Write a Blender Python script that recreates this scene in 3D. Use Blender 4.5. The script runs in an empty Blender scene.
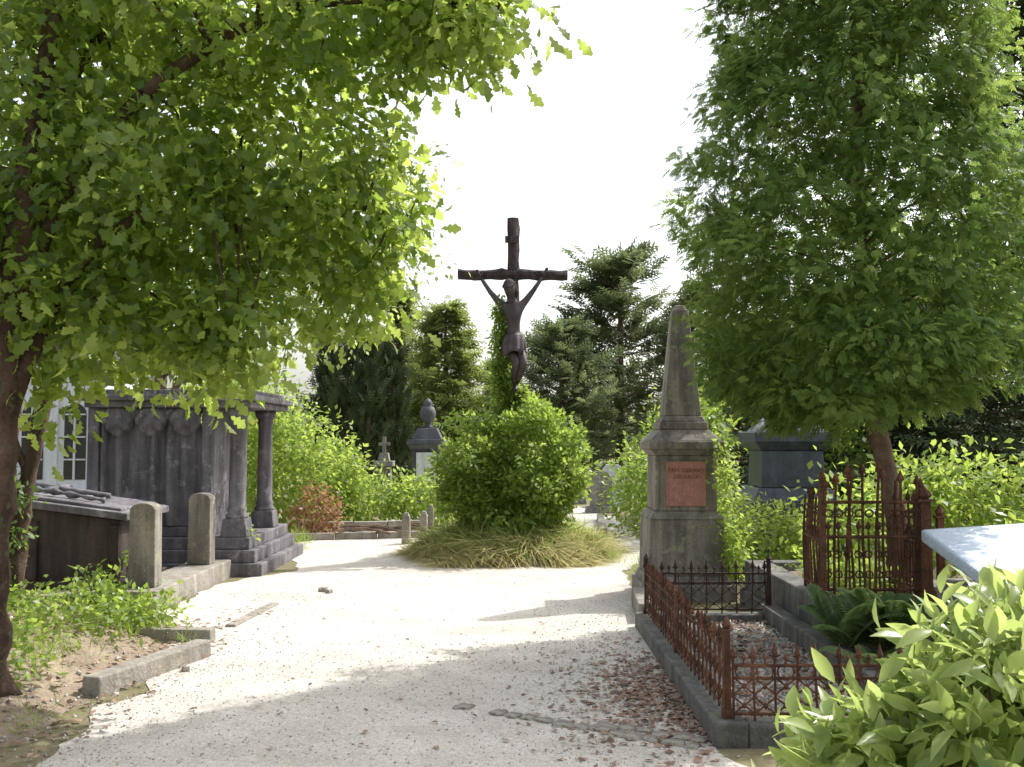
import bpy, math, random, bmesh
import numpy as np
from mathutils import Vector, Matrix, noise
rng=np.random.default_rng(11); random.seed(5)
scene=bpy.context.scene
R=math.radians

# ---------------------------------------------------------------- materials
def newmat(name):
    m=bpy.data.materials.new(name); m.use_nodes=True
    nt=m.node_tree; nt.nodes.clear()
    out=nt.nodes.new('ShaderNodeOutputMaterial')
    return m,nt,out
def ramp(nt,stops):
    r=nt.nodes.new('ShaderNodeValToRGB')
    els=r.color_ramp.elements
    while len(els)<len(stops): els.new(0.5)
    for e,(p,c) in zip(els,stops):
        e.position=p; e.color=(c[0],c[1],c[2],1)
    return r
def noisen(nt,vec,scale,detail=6,rough=.6,mapscale=None):
    if mapscale:
        mp=nt.nodes.new('ShaderNodeMapping'); mp.inputs['Scale'].default_value=mapscale
        nt.links.new(vec,mp.inputs['Vector']); vec=mp.outputs['Vector']
    n=nt.nodes.new('ShaderNodeTexNoise'); n.inputs['Scale'].default_value=scale
    n.inputs['Detail'].default_value=detail; n.inputs['Roughness'].default_value=rough
    nt.links.new(vec,n.inputs['Vector']); return n
def mixc(nt,fac,a,b,mode='MIX'):
    m=nt.nodes.new('ShaderNodeMix'); m.data_type='RGBA'; m.blend_type=mode
    for sock,val in ((m.inputs[0],fac),(m.inputs[6],a),(m.inputs[7],b)):
        if hasattr(val,'is_output'): nt.links.new(val,sock)
        elif isinstance(val,(int,float)): sock.default_value=val
        else: sock.default_value=(val[0],val[1],val[2],1)
    return m.outputs[2]
def stone(name,c1,c2,scale=4,rough=.85,bump=.4,streak=.5,lichen=None,metal=0,fine=60,spec=.3,lich2=None,fc=(.7,1.15)):
    m,nt,out=newmat(name)
    tc=nt.nodes.new('ShaderNodeTexCoord').outputs['Object']
    n1=noisen(nt,tc,scale,5,.65)
    r1=ramp(nt,[(.3,c1),(.7,c2)]); nt.links.new(n1.outputs[0],r1.inputs[0])
    col=r1.outputs[0]
    if streak:
        n2=noisen(nt,tc,1.0,4,.6,(9,9,.9))
        r2=ramp(nt,[(.4,(1-streak,)*3),(.65,(1,1,1))]); nt.links.new(n2.outputs[0],r2.inputs[0])
        col=mixc(nt,1.0,col,r2.outputs[0],'MULTIPLY')
    n3=noisen(nt,tc,fine,3,.7)
    r3=ramp(nt,[(.3,(fc[0],)*3),(.7,(fc[1],)*3)]); nt.links.new(n3.outputs[0],r3.inputs[0])
    col=mixc(nt,1.0,col,r3.outputs[0],'MULTIPLY')
    if lichen:
        n4=noisen(nt,tc,scale*2.3,6,.75)
        r4=ramp(nt,[(.56,(0,0,0)),(.64,(1,1,1))]); nt.links.new(n4.outputs[0],r4.inputs[0])
        col=mixc(nt,r4.outputs[0],col,lichen)
    if lich2:
        n5=noisen(nt,tc,.55,6,.7)
        r5=ramp(nt,[(.45,(0,0,0)),(.65,(1,1,1))]); nt.links.new(n5.outputs[0],r5.inputs[0])
        col=mixc(nt,r5.outputs[0],col,lich2,'MULTIPLY')
    b=nt.nodes.new('ShaderNodeBsdfPrincipled')
    nt.links.new(col,b.inputs['Base Color'])
    b.inputs['Roughness'].default_value=rough; b.inputs['Metallic'].default_value=metal
    b.inputs['Specular IOR Level'].default_value=spec
    bp=nt.nodes.new('ShaderNodeBump'); bp.inputs['Strength'].default_value=bump; bp.inputs['Distance'].default_value=.02
    nb=noisen(nt,tc,scale*5,5,.7); nt.links.new(nb.outputs[0],bp.inputs['Height'])
    nt.links.new(bp.outputs[0],b.inputs['Normal'])
    nt.links.new(b.outputs[0],out.inputs[0]); return m
def leafm(name,c1,c2,t1,t2,trans=.45,rough=.5,spec=.35):
    m,nt,out=newmat(name)
    at=nt.nodes.new('ShaderNodeAttribute'); at.attribute_name='tint'
    ra=ramp(nt,[(0,c1),(1,c2)]); nt.links.new(at.outputs['Fac'],ra.inputs[0])
    b=nt.nodes.new('ShaderNodeBsdfPrincipled'); nt.links.new(ra.outputs[0],b.inputs['Base Color'])
    b.inputs['Roughness'].default_value=rough; b.inputs['Specular IOR Level'].default_value=spec
    if trans<=0:
        nt.links.new(b.outputs[0],out.inputs[0]); return m
    rb=ramp(nt,[(0,t1),(1,t2)]); nt.links.new(at.outputs['Fac'],rb.inputs[0])
    t=nt.nodes.new('ShaderNodeBsdfTranslucent'); nt.links.new(rb.outputs[0],t.inputs['Color'])
    mx=nt.nodes.new('ShaderNodeMixShader'); mx.inputs[0].default_value=trans
    nt.links.new(b.outputs[0],mx.inputs[1]); nt.links.new(t.outputs[0],mx.inputs[2])
    nt.links.new(mx.outputs[0],out.inputs[0]); return m

M={}
M['path']=stone('path_gravel',(.56,.51,.45),(.70,.65,.585),2.3,.95,.8,0,None,fine=75,lich2=(.84,.83,.81),fc=(.58,1.14))
M['soil']=stone('soil',(.18,.135,.10),(.38,.30,.22),2.2,.95,1.0,0,None,fine=40)
M['ground']=stone('ground_earth',(.12,.12,.05),(.28,.23,.14),.8,.95,.8,0,(.1,.13,.04),fine=30)
M['grey']=stone('weathered_limestone',(.24,.22,.20),(.42,.39,.35),3,.9,.5,.45,(.42,.42,.36))
M['obel']=stone('blue_stone',(.22,.195,.17),(.39,.35,.30),3,.85,.5,.5,(.30,.29,.2))
M['dark']=stone('dark_stone',(.135,.12,.135),(.27,.25,.27),2.2,.7,.4,.45,(.26,.25,.26))
M['brownstone']=stone('brown_stone',(.05,.038,.032),(.12,.09,.075),2.5,.8,.4,.4)
M['granite']=stone('dark_granite',(.05,.06,.085),(.10,.115,.15),8,.35,.15,.3,spec=.5)
M['pink']=stone('pink_granite',(.42,.18,.15),(.55,.28,.23),14,.5,.15,.2)
M['kerb']=stone('kerb_block_stone',(.26,.235,.20),(.45,.41,.36),3,.9,.8,.3,(.24,.22,.15))
M['kerbdark']=stone('kerb_dark_stone',(.13,.125,.12),(.26,.25,.23),3,.9,.8,.4,(.16,.18,.11))
M['marble']=stone('pale_marble',(.56,.66,.80),(.70,.78,.88),2,.5,.2,.1)
M['plaster']=stone('pale_plaster',(.68,.73,.82),(.8,.82,.86),2,.8,.2,.15)
M['white']=stone('white_marble',(.6,.64,.70),(.76,.78,.8),3,.6,.2,.2)
M['rust']=stone('rusty_iron',(.11,.048,.03),(.29,.13,.068),6,.85,.8,.6,(.065,.043,.033))
M['iron']=stone('dark_iron',(.035,.03,.03),(.12,.06,.04),9,.7,.5,.3)
M['wood']=stone('old_oak_wood',(.055,.042,.045),(.15,.11,.11),5,.9,1,.5)
M['bronze']=stone('patinated_bronze',(.06,.04,.05),(.14,.10,.105),7,.55,.3,.4,spec=.5)
M['slate']=stone('slate',(.08,.085,.095),(.15,.15,.165),5,.7,.3,.3)
M['glass']=stone('dark_window_glass',(.015,.02,.02),(.03,.035,.035),3,.15,.05,0,spec=.6)
M['pebble']=stone('pebbles',(.34,.31,.28),(.62,.58,.52),2,.9,.2,0,fine=10)
M['bark']=stone('brown_bark',(.07,.042,.03),(.20,.125,.09),6,.9,1,.5,(.10,.115,.06))
M['bark2']=stone('grey_brown_bark',(.14,.09,.065),(.32,.215,.15),6,.9,1,.5)
M['gold']=stone('inscription_paint',(.16,.07,.03),(.25,.12,.05),5,.6,.1,0)
M['oak']=leafm('oak_leaf',(.045,.09,.018),(.13,.19,.04),(.30,.46,.04),(.80,.92,.22),.55,.36,.55)
M['birch']=leafm('light_leaf',(.12,.17,.06),(.19,.24,.08),(.5,.62,.2),(.72,.8,.36),.55)
M['thuja']=leafm('thuja_scale',(.05,.105,.028),(.17,.24,.06),(.2,.36,.06),(.56,.70,.17),.40,.6,.25)
M['bush']=leafm('bush_leaf',(.08,.14,.022),(.17,.24,.045),(.32,.50,.05),(.64,.78,.16),.42,.42,.45)
M['bright']=leafm('bright_leaf',(.11,.18,.03),(.20,.27,.055),(.42,.58,.08),(.68,.80,.2),.5,.5)
M['laurel']=leafm('laurel_leaf',(.15,.22,.06),(.26,.32,.10),(.48,.62,.15),(.74,.84,.30),.45,.33,.55)
M['dkconif']=leafm('dark_conifer',(.035,.06,.026),(.11,.14,.055),0,0,0,.7,.2)
M['yelconif']=leafm('yellow_conifer',(.11,.15,.045),(.20,.24,.07),(.3,.4,.08),(.55,.62,.16),.35,.7,.2)
M['blueconif']=leafm('mid_conifer',(.08,.105,.058),(.17,.20,.10),(.18,.26,.09),(.38,.44,.18),.3,.7,.2)
M['far']=leafm('far_leaf',(.11,.14,.07),(.18,.22,.10),0,0,0)
M['ivy']=leafm('ivy_leaf',(.04,.085,.02),(.10,.15,.035),(.18,.32,.04),(.32,.46,.08),.35,.4,.5)
M['fern']=leafm('fern_leaf',(.10,.17,.07),(.16,.23,.10),(.3,.46,.13),(.46,.6,.22),.4)
M['dry']=leafm('dry_grass_blade',(.30,.28,.10),(.54,.48,.23),(.46,.42,.15),(.70,.64,.32),.4,.8)
M['litter']=leafm('leaf_litter',(.14,.08,.055),(.36,.24,.17),0,0,0,.8)
M['russet']=leafm('russet_leaf',(.26,.12,.07),(.40,.26,.14),(.3,.14,.06),(.45,.26,.12),.4)

# ---------------------------------------------------------------- mesh utils
def link(o,parent=None):
    scene.collection.objects.link(o)
    if parent: o.parent=parent
    return o
def empty(name,loc=(0,0,0)):
    e=bpy.data.objects.new(name,None); e.location=loc; scene.collection.objects.link(e)
    return e
def mesh_np(name,verts,faces,mat,tint=None,parent=None,smooth=False):
    me=bpy.data.meshes.new(name); n=len(verts); m,k=faces.shape
    me.vertices.add(n); me.vertices.foreach_set('co',np.ascontiguousarray(verts,dtype=np.float32).ravel())
    me.loops.add(m*k); me.loops.foreach_set('vertex_index',faces.astype(np.int32).ravel())
    me.polygons.add(m); me.polygons.foreach_set('loop_start',np.arange(0,m*k,k,dtype=np.int32))
    if smooth: me.polygons.foreach_set('use_smooth',np.ones(m,dtype=bool))
    me.update(calc_edges=True)
    if tint is not None:
        a=me.attributes.new('tint','FLOAT','FACE'); a.data.foreach_set('value',tint.astype(np.float32))
    me.materials.append(mat)
    return link(bpy.data.objects.new(name,me),parent)
def norm(a): return a/np.maximum(np.linalg.norm(a,axis=-1,keepdims=True),1e-9)
def orient(d,n):
    y=norm(d); z=norm(n-(n*y).sum(-1,keepdims=True)*y); x=np.cross(y,z)
    return np.stack([x,y,z],axis=-1)
def instance(name,tv,tf,pos,rot,sc,mat,tint,parent=None,smooth=False):
    N=len(pos); T=len(tv)
    sc=np.asarray(sc); sc=sc[:,None,None] if sc.ndim==1 else sc[:,None,:]
    loc=tv[None]*sc
    v=np.einsum('nij,ntj->nti',rot,loc)+pos[:,None,:]
    f=(tf[None]+(np.arange(N)*T)[:,None,None]).reshape(-1,tf.shape[1])
    return mesh_np(name,v.reshape(-1,3),f,mat,np.repeat(tint,len(tf)),parent,smooth)
# templates
T_SIMPLE=(np.array([[0,0,0],[.27,.45,.06],[0,1,-.04],[-.27,.45,.06]],float),np.array([[0,1,2,3]]))
def strip(stations,curve=0.,fold=0.):
    v=[];f=[]
    for i,(y,w) in enumerate(stations):
        z=-curve*y*y
        v+= [[-w,y,z+fold*w],[w,y,z+fold*w]]
        if i: f.append([2*i-2,2*i-1,2*i+1,2*i])
    return np.array(v,float),np.array(f)
T_OAK=strip([(0,.02),(.15,.14),(.27,.10),(.42,.30),(.54,.17),(.7,.33),(.82,.19),(1,.08)],.25,.25)
def laurel():
    v=[];f=[]
    st=[(0,.012),(.12,.08),(.33,.175),(.58,.18),(.84,.085),(1,.008)]
    for i,(y,w) in enumerate(st):
        z=-.28*y*y
        v+=[[-w,y,z+.35*w],[0,y,z],[w,y,z+.35*w]]
        if i:
            a=3*i-3; f+=[[a,a+1,a+4,a+3],[a+1,a+2,a+5,a+4]]
    return np.array(v,float),np.array(f)
T_LAUREL=laurel()
T_BLADE=strip([(0,.02),(.5,.017),(1,.002)],.5)
def spray(nl=8,lw=.07,ll=.42,ang=38):
    v=[];f=[]
    def leaf(o,a,l,w):
        d=np.array([math.sin(a),math.cos(a)]); p=np.array([d[1],-d[0]])
        i=len(v)
        for q,z in ((o,0),(o+d*l*.5+p*w,.02),(o+d*l,-.05),(o+d*l*.5-p*w,.02)):
            v.append([q[0],q[1],z-.15*q[1]**2])
        f.append([i,i+1,i+2,i+3])
    for i in range(nl):
        t=.08+.8*i/nl; s=1 if i%2 else -1
        leaf(np.array([0,t]),s*R(ang),ll*(1-.45*t),lw)
    leaf(np.array([0,0.]),0,1,lw*.6)
    return np.array(v,float),np.array(f)
T_SPRAY=spray(8,.07,.45,40)
T_FINE=spray(8,.05,.4,48)
def octa():
    v=np.array([[1,0,0],[0,1,0],[-1,0,0],[0,-1,0],[0,0,.7],[0,0,-.7]],float)
    f=np.array([[0,1,4],[1,2,4],[2,3,4],[3,0,4],[1,0,5],[2,1,5],[3,2,5],[0,3,5]]); return v,f
T_OCT=octa()
def rnd(n): return norm(rng.normal(size=(n,3)))
def nz(p,f,seed=0.):
    return np.array([noise.noise(Vector((x*f+seed,y*f-seed,z*f+seed*.3))) for x,y,z in p])

def clusters(blobs,ncl,shell=.55,bump=.3,freq=2.2,zmin=.02):
    b=np.array(blobs,float); w=(b[:,3]*b[:,4]*b[:,5])**(2/3); w/=w.sum()
    idx=rng.choice(len(b),ncl,p=w); u=rnd(ncl)
    r=(shell**3+(1-shell**3)*rng.random(ncl))**(1/3)
    c=b[idx,:3]+b[idx,3:]*u*r[:,None]
    k=1+bump*nz(c,freq,3.3)*1.6
    c=b[idx,:3]+b[idx,3:]*u*(r*k)[:,None]
    out=norm(u/b[idx,3:])
    ok=c[:,2]>zmin
    return c[ok],out[ok]
def foliage(name,blobs,ncl,per,sigma,size,mat,tmpl=T_SIMPLE,shell=.55,bump=.3,freq=2.2,droop=.35,up=.6,parent=None,flat=1,zmin=.02,cl=None,outw=.5):
    c,o=cl if cl is not None else clusters(blobs,ncl,shell,bump,freq,zmin)
    n=len(c)*per
    off=rng.normal(size=(n,3))*sigma*np.array([1,1,flat])
    P=np.repeat(c,per,0)+off; O=np.repeat(o,per,0)
    d=rng.normal(size=(n,3))*.6+norm(off)*.6+O*outw-np.array([0,0,droop])
    nn=O*.5+np.array([0,0,up])+rng.normal(size=(n,3))*.45
    t=np.clip(np.repeat(rng.random(len(c)),per)*.55+rng.random(n)*.45,0,1)
    ok=P[:,2]>zmin
    P,d,nn,t=P[ok],d[ok],nn[ok],t[ok]
    s=size*(.65+.6*rng.random(len(P)))
    return instance(name,tmpl[0],tmpl[1],P,orient(d,nn),s,mat,t,parent)

class MB:
    def __init__(s): s.v=[];s.f=[];s.m=[]
    def add(s,v,f,mi=0):
        o=len(s.v); s.v+= [tuple(a) for a in v]; s.f+=[tuple(i+o for i in q) for q in f]; s.m+=[mi]*len(f)
    def frus(s,x,y,z0,z1,w0,d0,w1,d1,mi=0,rot=0,ox=0,oy=0):
        v=[]
        c,sn=math.cos(rot),math.sin(rot)
        for z,w,d,ax,ay in ((z0,w0,d0,0,0),(z1,w1,d1,ox,oy)):
            for a,b in ((-1,-1),(1,-1),(1,1),(-1,1)):
                px,py=a*w/2+ax,b*d/2+ay
                v.append((x+px*c-py*sn,y+px*sn+py*c,z))
        s.add(v,[(3,2,1,0),(4,5,6,7),(0,1,5,4),(1,2,6,5),(2,3,7,6),(3,0,4,7)],mi)
    def box(s,x0,x1,y0,y1,z0,z1,mi=0):
        s.frus((x0+x1)/2,(y0+y1)/2,z0,z1,x1-x0,y1-y0,x1-x0,y1-y0,mi)
    def lathe(s,x,y,prof,seg=20,mi=0,fy=1.,ph=0):
        v=[];f=[]
        for r,z in prof:
            for i in range(seg):
                a=2*math.pi*i/seg+ph; v.append((x+r*math.cos(a),y+fy*r*math.sin(a),z))
        for j in range(len(prof)-1):
            for i in range(seg):
                k=(i+1)%seg; f.append((j*seg+i,j*seg+k,(j+1)*seg+k,(j+1)*seg+i))
        f.append(tuple(range(seg))[::-1]); f.append(tuple((len(prof)-1)*seg+i for i in range(seg)))
        s.add(v,f,mi)
    def tube(s,pts,rad,seg=8,mi=0,closed=False,rough=0.):
        pts=[Vector(p) for p in pts]; n=len(pts)
        if isinstance(rad,(int,float)): rad=[rad]*n
        v=[];f=[]
        ref=Vector((.13,.98,.1)) if abs((pts[-1]-pts[0]).normalized().y)<.9 or closed else Vector((1,0,.1))
        if closed: ref=Vector((.03,1,.02)) 
        for i,p in enumerate(pts):
            if closed: t=pts[(i+1)%n]-pts[i-1]
            else: t=pts[min(i+1,n-1)]-pts[max(i-1,0)]
            t.normalize()
            if abs(t.dot(ref))>.98: rf=Vector((0,0,1))
            else: rf=ref
            a=(rf-t*rf.dot(t)).normalized(); b=t.cross(a)
            for k in range(seg):
                q=2*math.pi*k/seg; rr=rad[i]
                dv=a*math.cos(q)+b*math.sin(q)
                if rough: rr*=1+rough*noise.noise((p+dv*rad[i]*1.5)*6)
                v.append(p+dv*rr)
        m=n if closed else n-1
        for j in range(m):
            j2=(j+1)%n
            for k in range(seg):
                k2=(k+1)%seg; f.append((j*seg+k,j*seg+k2,j2*seg+k2,j2*seg+k))
        if not closed:
            f.append(tuple(range(seg))[::-1]); f.append(tuple((n-1)*seg+k for k in range(seg)))
        s.add(v,f,mi)
    def obj(s,name,mats,bevel=0,parent=None,smooth=False,seg=2):
        me=bpy.data.meshes.new(name); me.from_pydata(s.v,[],s.f); me.update()
        for m in (mats if isinstance(mats,(list,tuple)) else [mats]): me.materials.append(m)
        me.polygons.foreach_set('material_index',s.m)
        if smooth: me.polygons.foreach_set('use_smooth',[True]*len(s.f))
        o=link(bpy.data.objects.new(name,me),parent)
        if bevel:
            b=o.modifiers.new('bevel','BEVEL'); b.width=bevel; b.segments=seg; b.limit_method='ANGLE'; b.angle_limit=R(40)
        return o
def curve(pts,n=12):
    pts=[Vector(p) for p in pts]; out=[]
    P=[pts[0]]+pts+[pts[-1]]
    for i in range(1,len(P)-2):
        for k in range(n):
            t=k/n; a,b,c,d=P[i-1],P[i],P[i+1],P[i+2]
            out.append(.5*((2*b)+(-a+c)*t+(2*a-5*b+4*c-d)*t*t+(-a+3*b-3*c+d)*t**3))
    out.append(pts[-1]); return out
def lerp_r(a,b,n): return [a+(b-a)*i/(n-1) for i in range(n)]

# ---------------------------------------------------------------- ground, path
mb=MB(); mb.add([(-300,-100,0),(300,-100,0),(300,500,0),(-300,500,0)],[(0,1,2,3)]); mb.obj('ground',M['ground'])
def jit(poly,step=.25,amp=.06):
    out=[]
    n=len(poly)
    for i in range(n):
        a=Vector(poly[i]+(0,));b=Vector(poly[(i+1)%n]+(0,)); k=max(1,int((b-a).length/step))
        for j in range(k):
            p=a+(b-a)*j/k
            out.append((p.x+amp*noise.noise(p*2.1)*2+amp*.5*noise.noise(p*8),p.y+amp*noise.noise(p*2.1+Vector((9,9,9)))*2))
    return out
def sheet(name,poly,z,mat,j=.06):
    bm=bmesh.new(); vs=[bm.verts.new((x,y,z)) for x,y in jit(poly,.07,j)]
    bm.faces.new(vs); bmesh.ops.triangulate(bm,faces=bm.faces[:])
    me=bpy.data.meshes.new(name); bm.to_mesh(me); bm.free(); me.materials.append(mat)
    o=bpy.data.objects.new(name,me); link(o)
    if me.polygons[0].normal.z<0: me.flip_normals()
    return o
sheet('gravel_path',[(-2.6,-3),(-2.4,3),(-2.3,4.9),(-2.4,6.1),(-2.45,7.6),(-3.3,8.6),(-3.2,11.2),(-2.6,12.3),(-3.2,14.2),(-3.3,15.6),(-2.6,17.2),
 (-2.4,20),(-1.2,24),(1.6,24),(2.2,20),(2.1,17),(1.9,14),(1.4,12.3),(1.25,10),(1.12,7.6),(1.08,5.3),(1.3,4.6),(1.5,3),(1.4,-3)],.006,M['path'],.08)

def bank_h(x,y):
    a=min(max((-2.45-x)/1.3,0),1); a=a*a*(3-2*a)
    b=min(max((9.2-y)/1.5,0),1); b=b*b*(3-2*b)
    return .30*a*b+.05*noise.noise(Vector((x*2,y*2,0)))*min(1,a*4)*b-.012+ .02*noise.noise(Vector((x*9,y*9,1)))*b
xs=np.linspace(-9,-2.25,110); ys=np.linspace(-1,9.3,130)
V=[(x,y,bank_h(x,y)) for y in ys for x in xs]; F=[(j*110+i,j*110+i+1,(j+1)*110+i+1,(j+1)*110+i) for j in range(129) for i in range(109)]
mb=MB(); mb.add(V,F); mb.obj('soil_bank',M['soil'],smooth=True)

def scatter_ground(name,areas,n,tmpl,size,mat,zf=lambda x,y:.008,upn=False):
    P=[]
    for (x0,x1,y0,y1,w) in areas:
        k=int(n*w); x=rng.uniform(x0,x1,k); y=rng.uniform(y0,y1,k)
        P.append(np.stack([x,y,np.array([zf(a,b) for a,b in zip(x,y)])],1))
    P=np.concatenate(P); k=len(P)
    if upn:
        a=rng.uniform(0,6.28,k); d=np.stack([np.cos(a),np.sin(a),.15*rng.normal(size=k)],1); nn=np.array([0,0,1])+rng.normal(size=(k,3))*.3
        rot=orient(d,nn); s=size*(.5+rng.random(k)); 
    else:
        rot=orient(rnd(k),rnd(k)); s=(size*(.4+rng.random(k)**3*2.2))[:,None]*rng.uniform(.5,1.1,(k,3))
    return instance(name,tmpl[0],tmpl[1],P,rot,s,mat,rng.random(k))
scatter_ground('gravel_stones',[(-2.4,1,4,8,.5),(-2.9,-1.8,5,11,.2),(.2,1.2,5,10,.2),(-2.5,1,8,13,.1)],14000,T_OCT,.0045,M['pebble'])
scatter_ground('bank_stones',[(-4.5,-2.3,4.5,9,1)],900,T_OCT,.014,M['pebble'],lambda x,y:bank_h(x,y)+.005)
k=1700; x=1.08-np.abs(rng.normal(size=k))*.36; y=rng.normal(6.3,.6,k)
x=np.concatenate([x,rng.uniform(-2.4,1,110),-2.2-np.abs(rng.normal(size=200))*.3]); y=np.concatenate([y,rng.uniform(4.6,9,110),rng.uniform(5,9.5,200)])
k=len(x); a=rng.uniform(0,6.28,k)
instance('leaf_litter',*T_SIMPLE,np.stack([x,y,np.where(x>-2.2,.014,.03)],1),orient(np.stack([np.cos(a),np.sin(a),.1*rng.normal(size=k)],1),np.array([0,0,1])+rng.normal(size=(k,3))*.3),.042*(.5+rng.random(k)),M['litter'],rng.random(k))
scatter_ground('leaf_litter',[(-4.5,-2.4,4.5,9,1)],1100,T_SIMPLE,.05,M['litter'],lambda x,y:bank_h(x,y)+.02,upn=True)

def rock(name,x,y,z,sx,sy,sz,mat,rot=0,seed=0):
    bm=bmesh.new(); bmesh.ops.create_icosphere(bm,subdivisions=3,radius=1)
    for v in bm.verts:
        p=v.co.copy(); m=max(abs(p.x),abs(p.y),abs(p.z)); p=p*(1-.45)+p/m*.6*.75
        p*=1+.3*noise.noise(p*1.5+Vector((seed,0,0)))
        v.co=Vector((p.x*sx,p.y*sy,p.z*sz))
    me=bpy.data.meshes.new(name); bm.to_mesh(me); bm.free(); me.materials.append(mat)
    o=bpy.data.objects.new(name,me); o.location=(x,y,z); o.rotation_euler=(0,0,rot); return link(o)
mbp=empty('cobble_drain')
p0=Vector((-.32,6.1));p1=Vector((.98,5.32)); dd=(p1-p0).normalized(); i=0; s_=0
while s_<1.5:
    w_=random.uniform(.06,.11)
    for row in (0,1):
        if (row and s_<.8) or random.random()<.08: continue
        q=p0+dd*(s_+w_*.6)+Vector((-dd.y,dd.x))*(row*.1-.03+random.uniform(-.02,.02))
        o=rock('stone_%d'%i,q.x,q.y,.004,w_*.66,random.uniform(.04,.06),.018,M['kerb'],-.5+random.uniform(-.3,.3),i*3.1); o.parent=mbp; i+=1
    s_+=w_*1.25
for i,(x,y,s) in enumerate([(-1.98,10.6,.05),(-1.9,10.5,.04),(-2.25,7.0,.035)]):
    rock('loose_stone',x,y,s*.4,s,s*.8,s*.7,M['kerb'],i,i*2.)

def kerb(name,p0,p1,w,h,mat,z0=0,n=1):
    mb=MB(); a=Vector(p0+(0,));b=Vector(p1+(0,)); L=(b-a).length; rot=math.atan2(b.y-a.y,b.x-a.x)
    for i in range(n):
        t0=i/n; c=a+(b-a)*(t0+.5/n); g=.012
        mb.frus(c.x,c.y,z0-.05,z0+h*(1-.08*random.random()),L/n-g,w,L/n-g-.01,w*.92,0,rot+random.uniform(-.01,.01))
    return mb.obj(name,mat,.012)
kerb('kerb_stone',(-2.62,6.3),(-2.28,7.5),.14,.13,M['kerb'])
kerb('kerb_stone',(-3.1,8.05),(-2.35,8.0),.13,.11,M['kerb'],.0)
kerb('kerb_stone',(-2.4,8.6),(-2.3,9.8),.1,.03,M['kerb'],0,2)
kerb('kerb_stone',(1.17,8.8),(1.24,9.8),.16,.17,M['kerb'],0,1)
kerb('kerb_stone',(-3.5,15.9),(-1.5,16.4),.14,.12,M['kerb'],0,3)
kerb('kerb_stone',(-3.3,17.2),(-1.6,17.6),.14,.2,M['kerb'],0,3)
kerb('kerb_stone',(1.5,16.5),(1.75,20),.14,.14,M['kerb'],0,4)
for x,y,w,h in ((-1.62,15.4,.13,.48),(-1.42,16.2,.12,.45),(-1.36,16.9,.1,.5)):
    mb=MB(); mb.frus(x,y,-.02,h*.85,w,w,w*.92,w*.92); mb.frus(x,y,h*.85,h,w*.92,w*.92,w*.5,w*.5); mb.obj('stone_bollard',M['kerb'],.012)
mb=MB()
for i in range(7):
    x=-3.2+random.random()*1.2; y=15.9+random.random()*.9; a=random.uniform(-.4,.4)
    mb.tube(curve([(x,y,.1),(x+.4*math.cos(a),y+.4*math.sin(a),.2),(x+.9*math.cos(a),y+.8*math.sin(a),.12)],4),.018,6,rough=.5)
mb.obj('fallen_branches',M['bark2'],smooth=True)

# ---------------------------------------------------------------- trees
def trunk(name,pts,r0,r1,mat,parent=None,seg=14,extra=()):
    mb=MB(); c=curve(pts,8); n=len(c); rad=lerp_r(r0,r1,n); rad[0]*=1.5; rad[1]*=1.3; rad[2]*=1.15
    mb.tube(c,rad,seg,0,rough=.5)
    for p,a,b in extra:
        c=curve(p,6); mb.tube(c,lerp_r(a,b,len(c)),8,0,rough=.5)
    return mb.obj(name,mat,parent=parent,smooth=True)
oak=empty('oak_tree')
oakb=[(-2.75,6.5,3.5,1.1,.9,1.4),(-1.75,6.4,3.3,.95,.75,1.15),(-1.1,6.8,3.0,.42,.6,.7),(-1.0,6.1,4.3,1.15,.7,.42),(-.42,5.9,4.12,.6,.5,.36),
 (-3.5,6.1,2.7,.8,.6,.7),(-1.8,6.1,2.3,.42,.4,.36),(-2.6,6.0,2.35,.5,.4,.36),(-2.4,6.6,4.7,1.2,1.0,.5)]
cl=clusters(oakb,1080,.25,.5,1.6)
limbs=[([(-3.02,5.95,1.7),(-2.7,6.1,2.6),(-2.1,6.2,3.1),(-1.3,6.5,3.1),(-.8,6.6,3.0)],.06,.012),
 ([(-3.0,5.95,2.3),(-2.6,6.1,3.4),(-1.6,6.1,4.2),(-.5,6.0,4.3),(-.1,5.9,4.1)],.06,.01),
 ([(-3.0,6,3),(-2.8,6.5,4.2),(-2.3,6.8,5.1)],.06,.015),([(-3.02,5.95,1.8),(-3.5,6,2.4),(-3.8,6.1,3.1)],.04,.01)]
lp=[p for l in limbs for p in curve(l[0],8)]
for c in cl[0][rng.choice(len(cl[0]),150,replace=False)]:
    c=Vector(c); p=min(lp,key=lambda q:(q-c).length)
    if (p-c).length>1.4: continue
    mid=(p+c)/2+Vector((0,0,.08))+Vector(rnd(1)[0])*.08
    limbs.append(([p,mid,c],.014,.004))
trunk('trunk',[(-3.1,5.95,.1),(-3.08,5.95,.8),(-3.04,5.95,1.6),(-3.0,5.97,2.4),(-2.95,6.05,3.4),(-2.9,6.2,4.4)],.13,.05,M['bark'],oak,16,limbs)
foliage('leaves',None,0,22,.10,.102,M['oak'],T_OAK,droop=.3,up=.4,parent=oak,cl=cl)
tr2=empty('yew_tree')
trunk('trunk',[(-3.95,8,.2),(-3.9,8,1.0),(-3.75,8.05,2.0),(-3.6,8.2,3.2)],.075,.05,M['bark'],tr2,14,[([(-3.95,8.05,.3),(-4.05,8.1,1.2),(-4.1,8.3,2.3)],.06,.04),([(-3.85,8,1.3),(-4.2,7.9,2.2),(-4.6,8,3)],.04,.02)])
foliage('leaves',[(-4.2,8.4,3.2,1.1,.8,.8),(-4.8,8.2,2.5,.7,.5,.5)],150,24,.16,.09,M['oak'],T_OAK,.3,parent=tr2)
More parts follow.
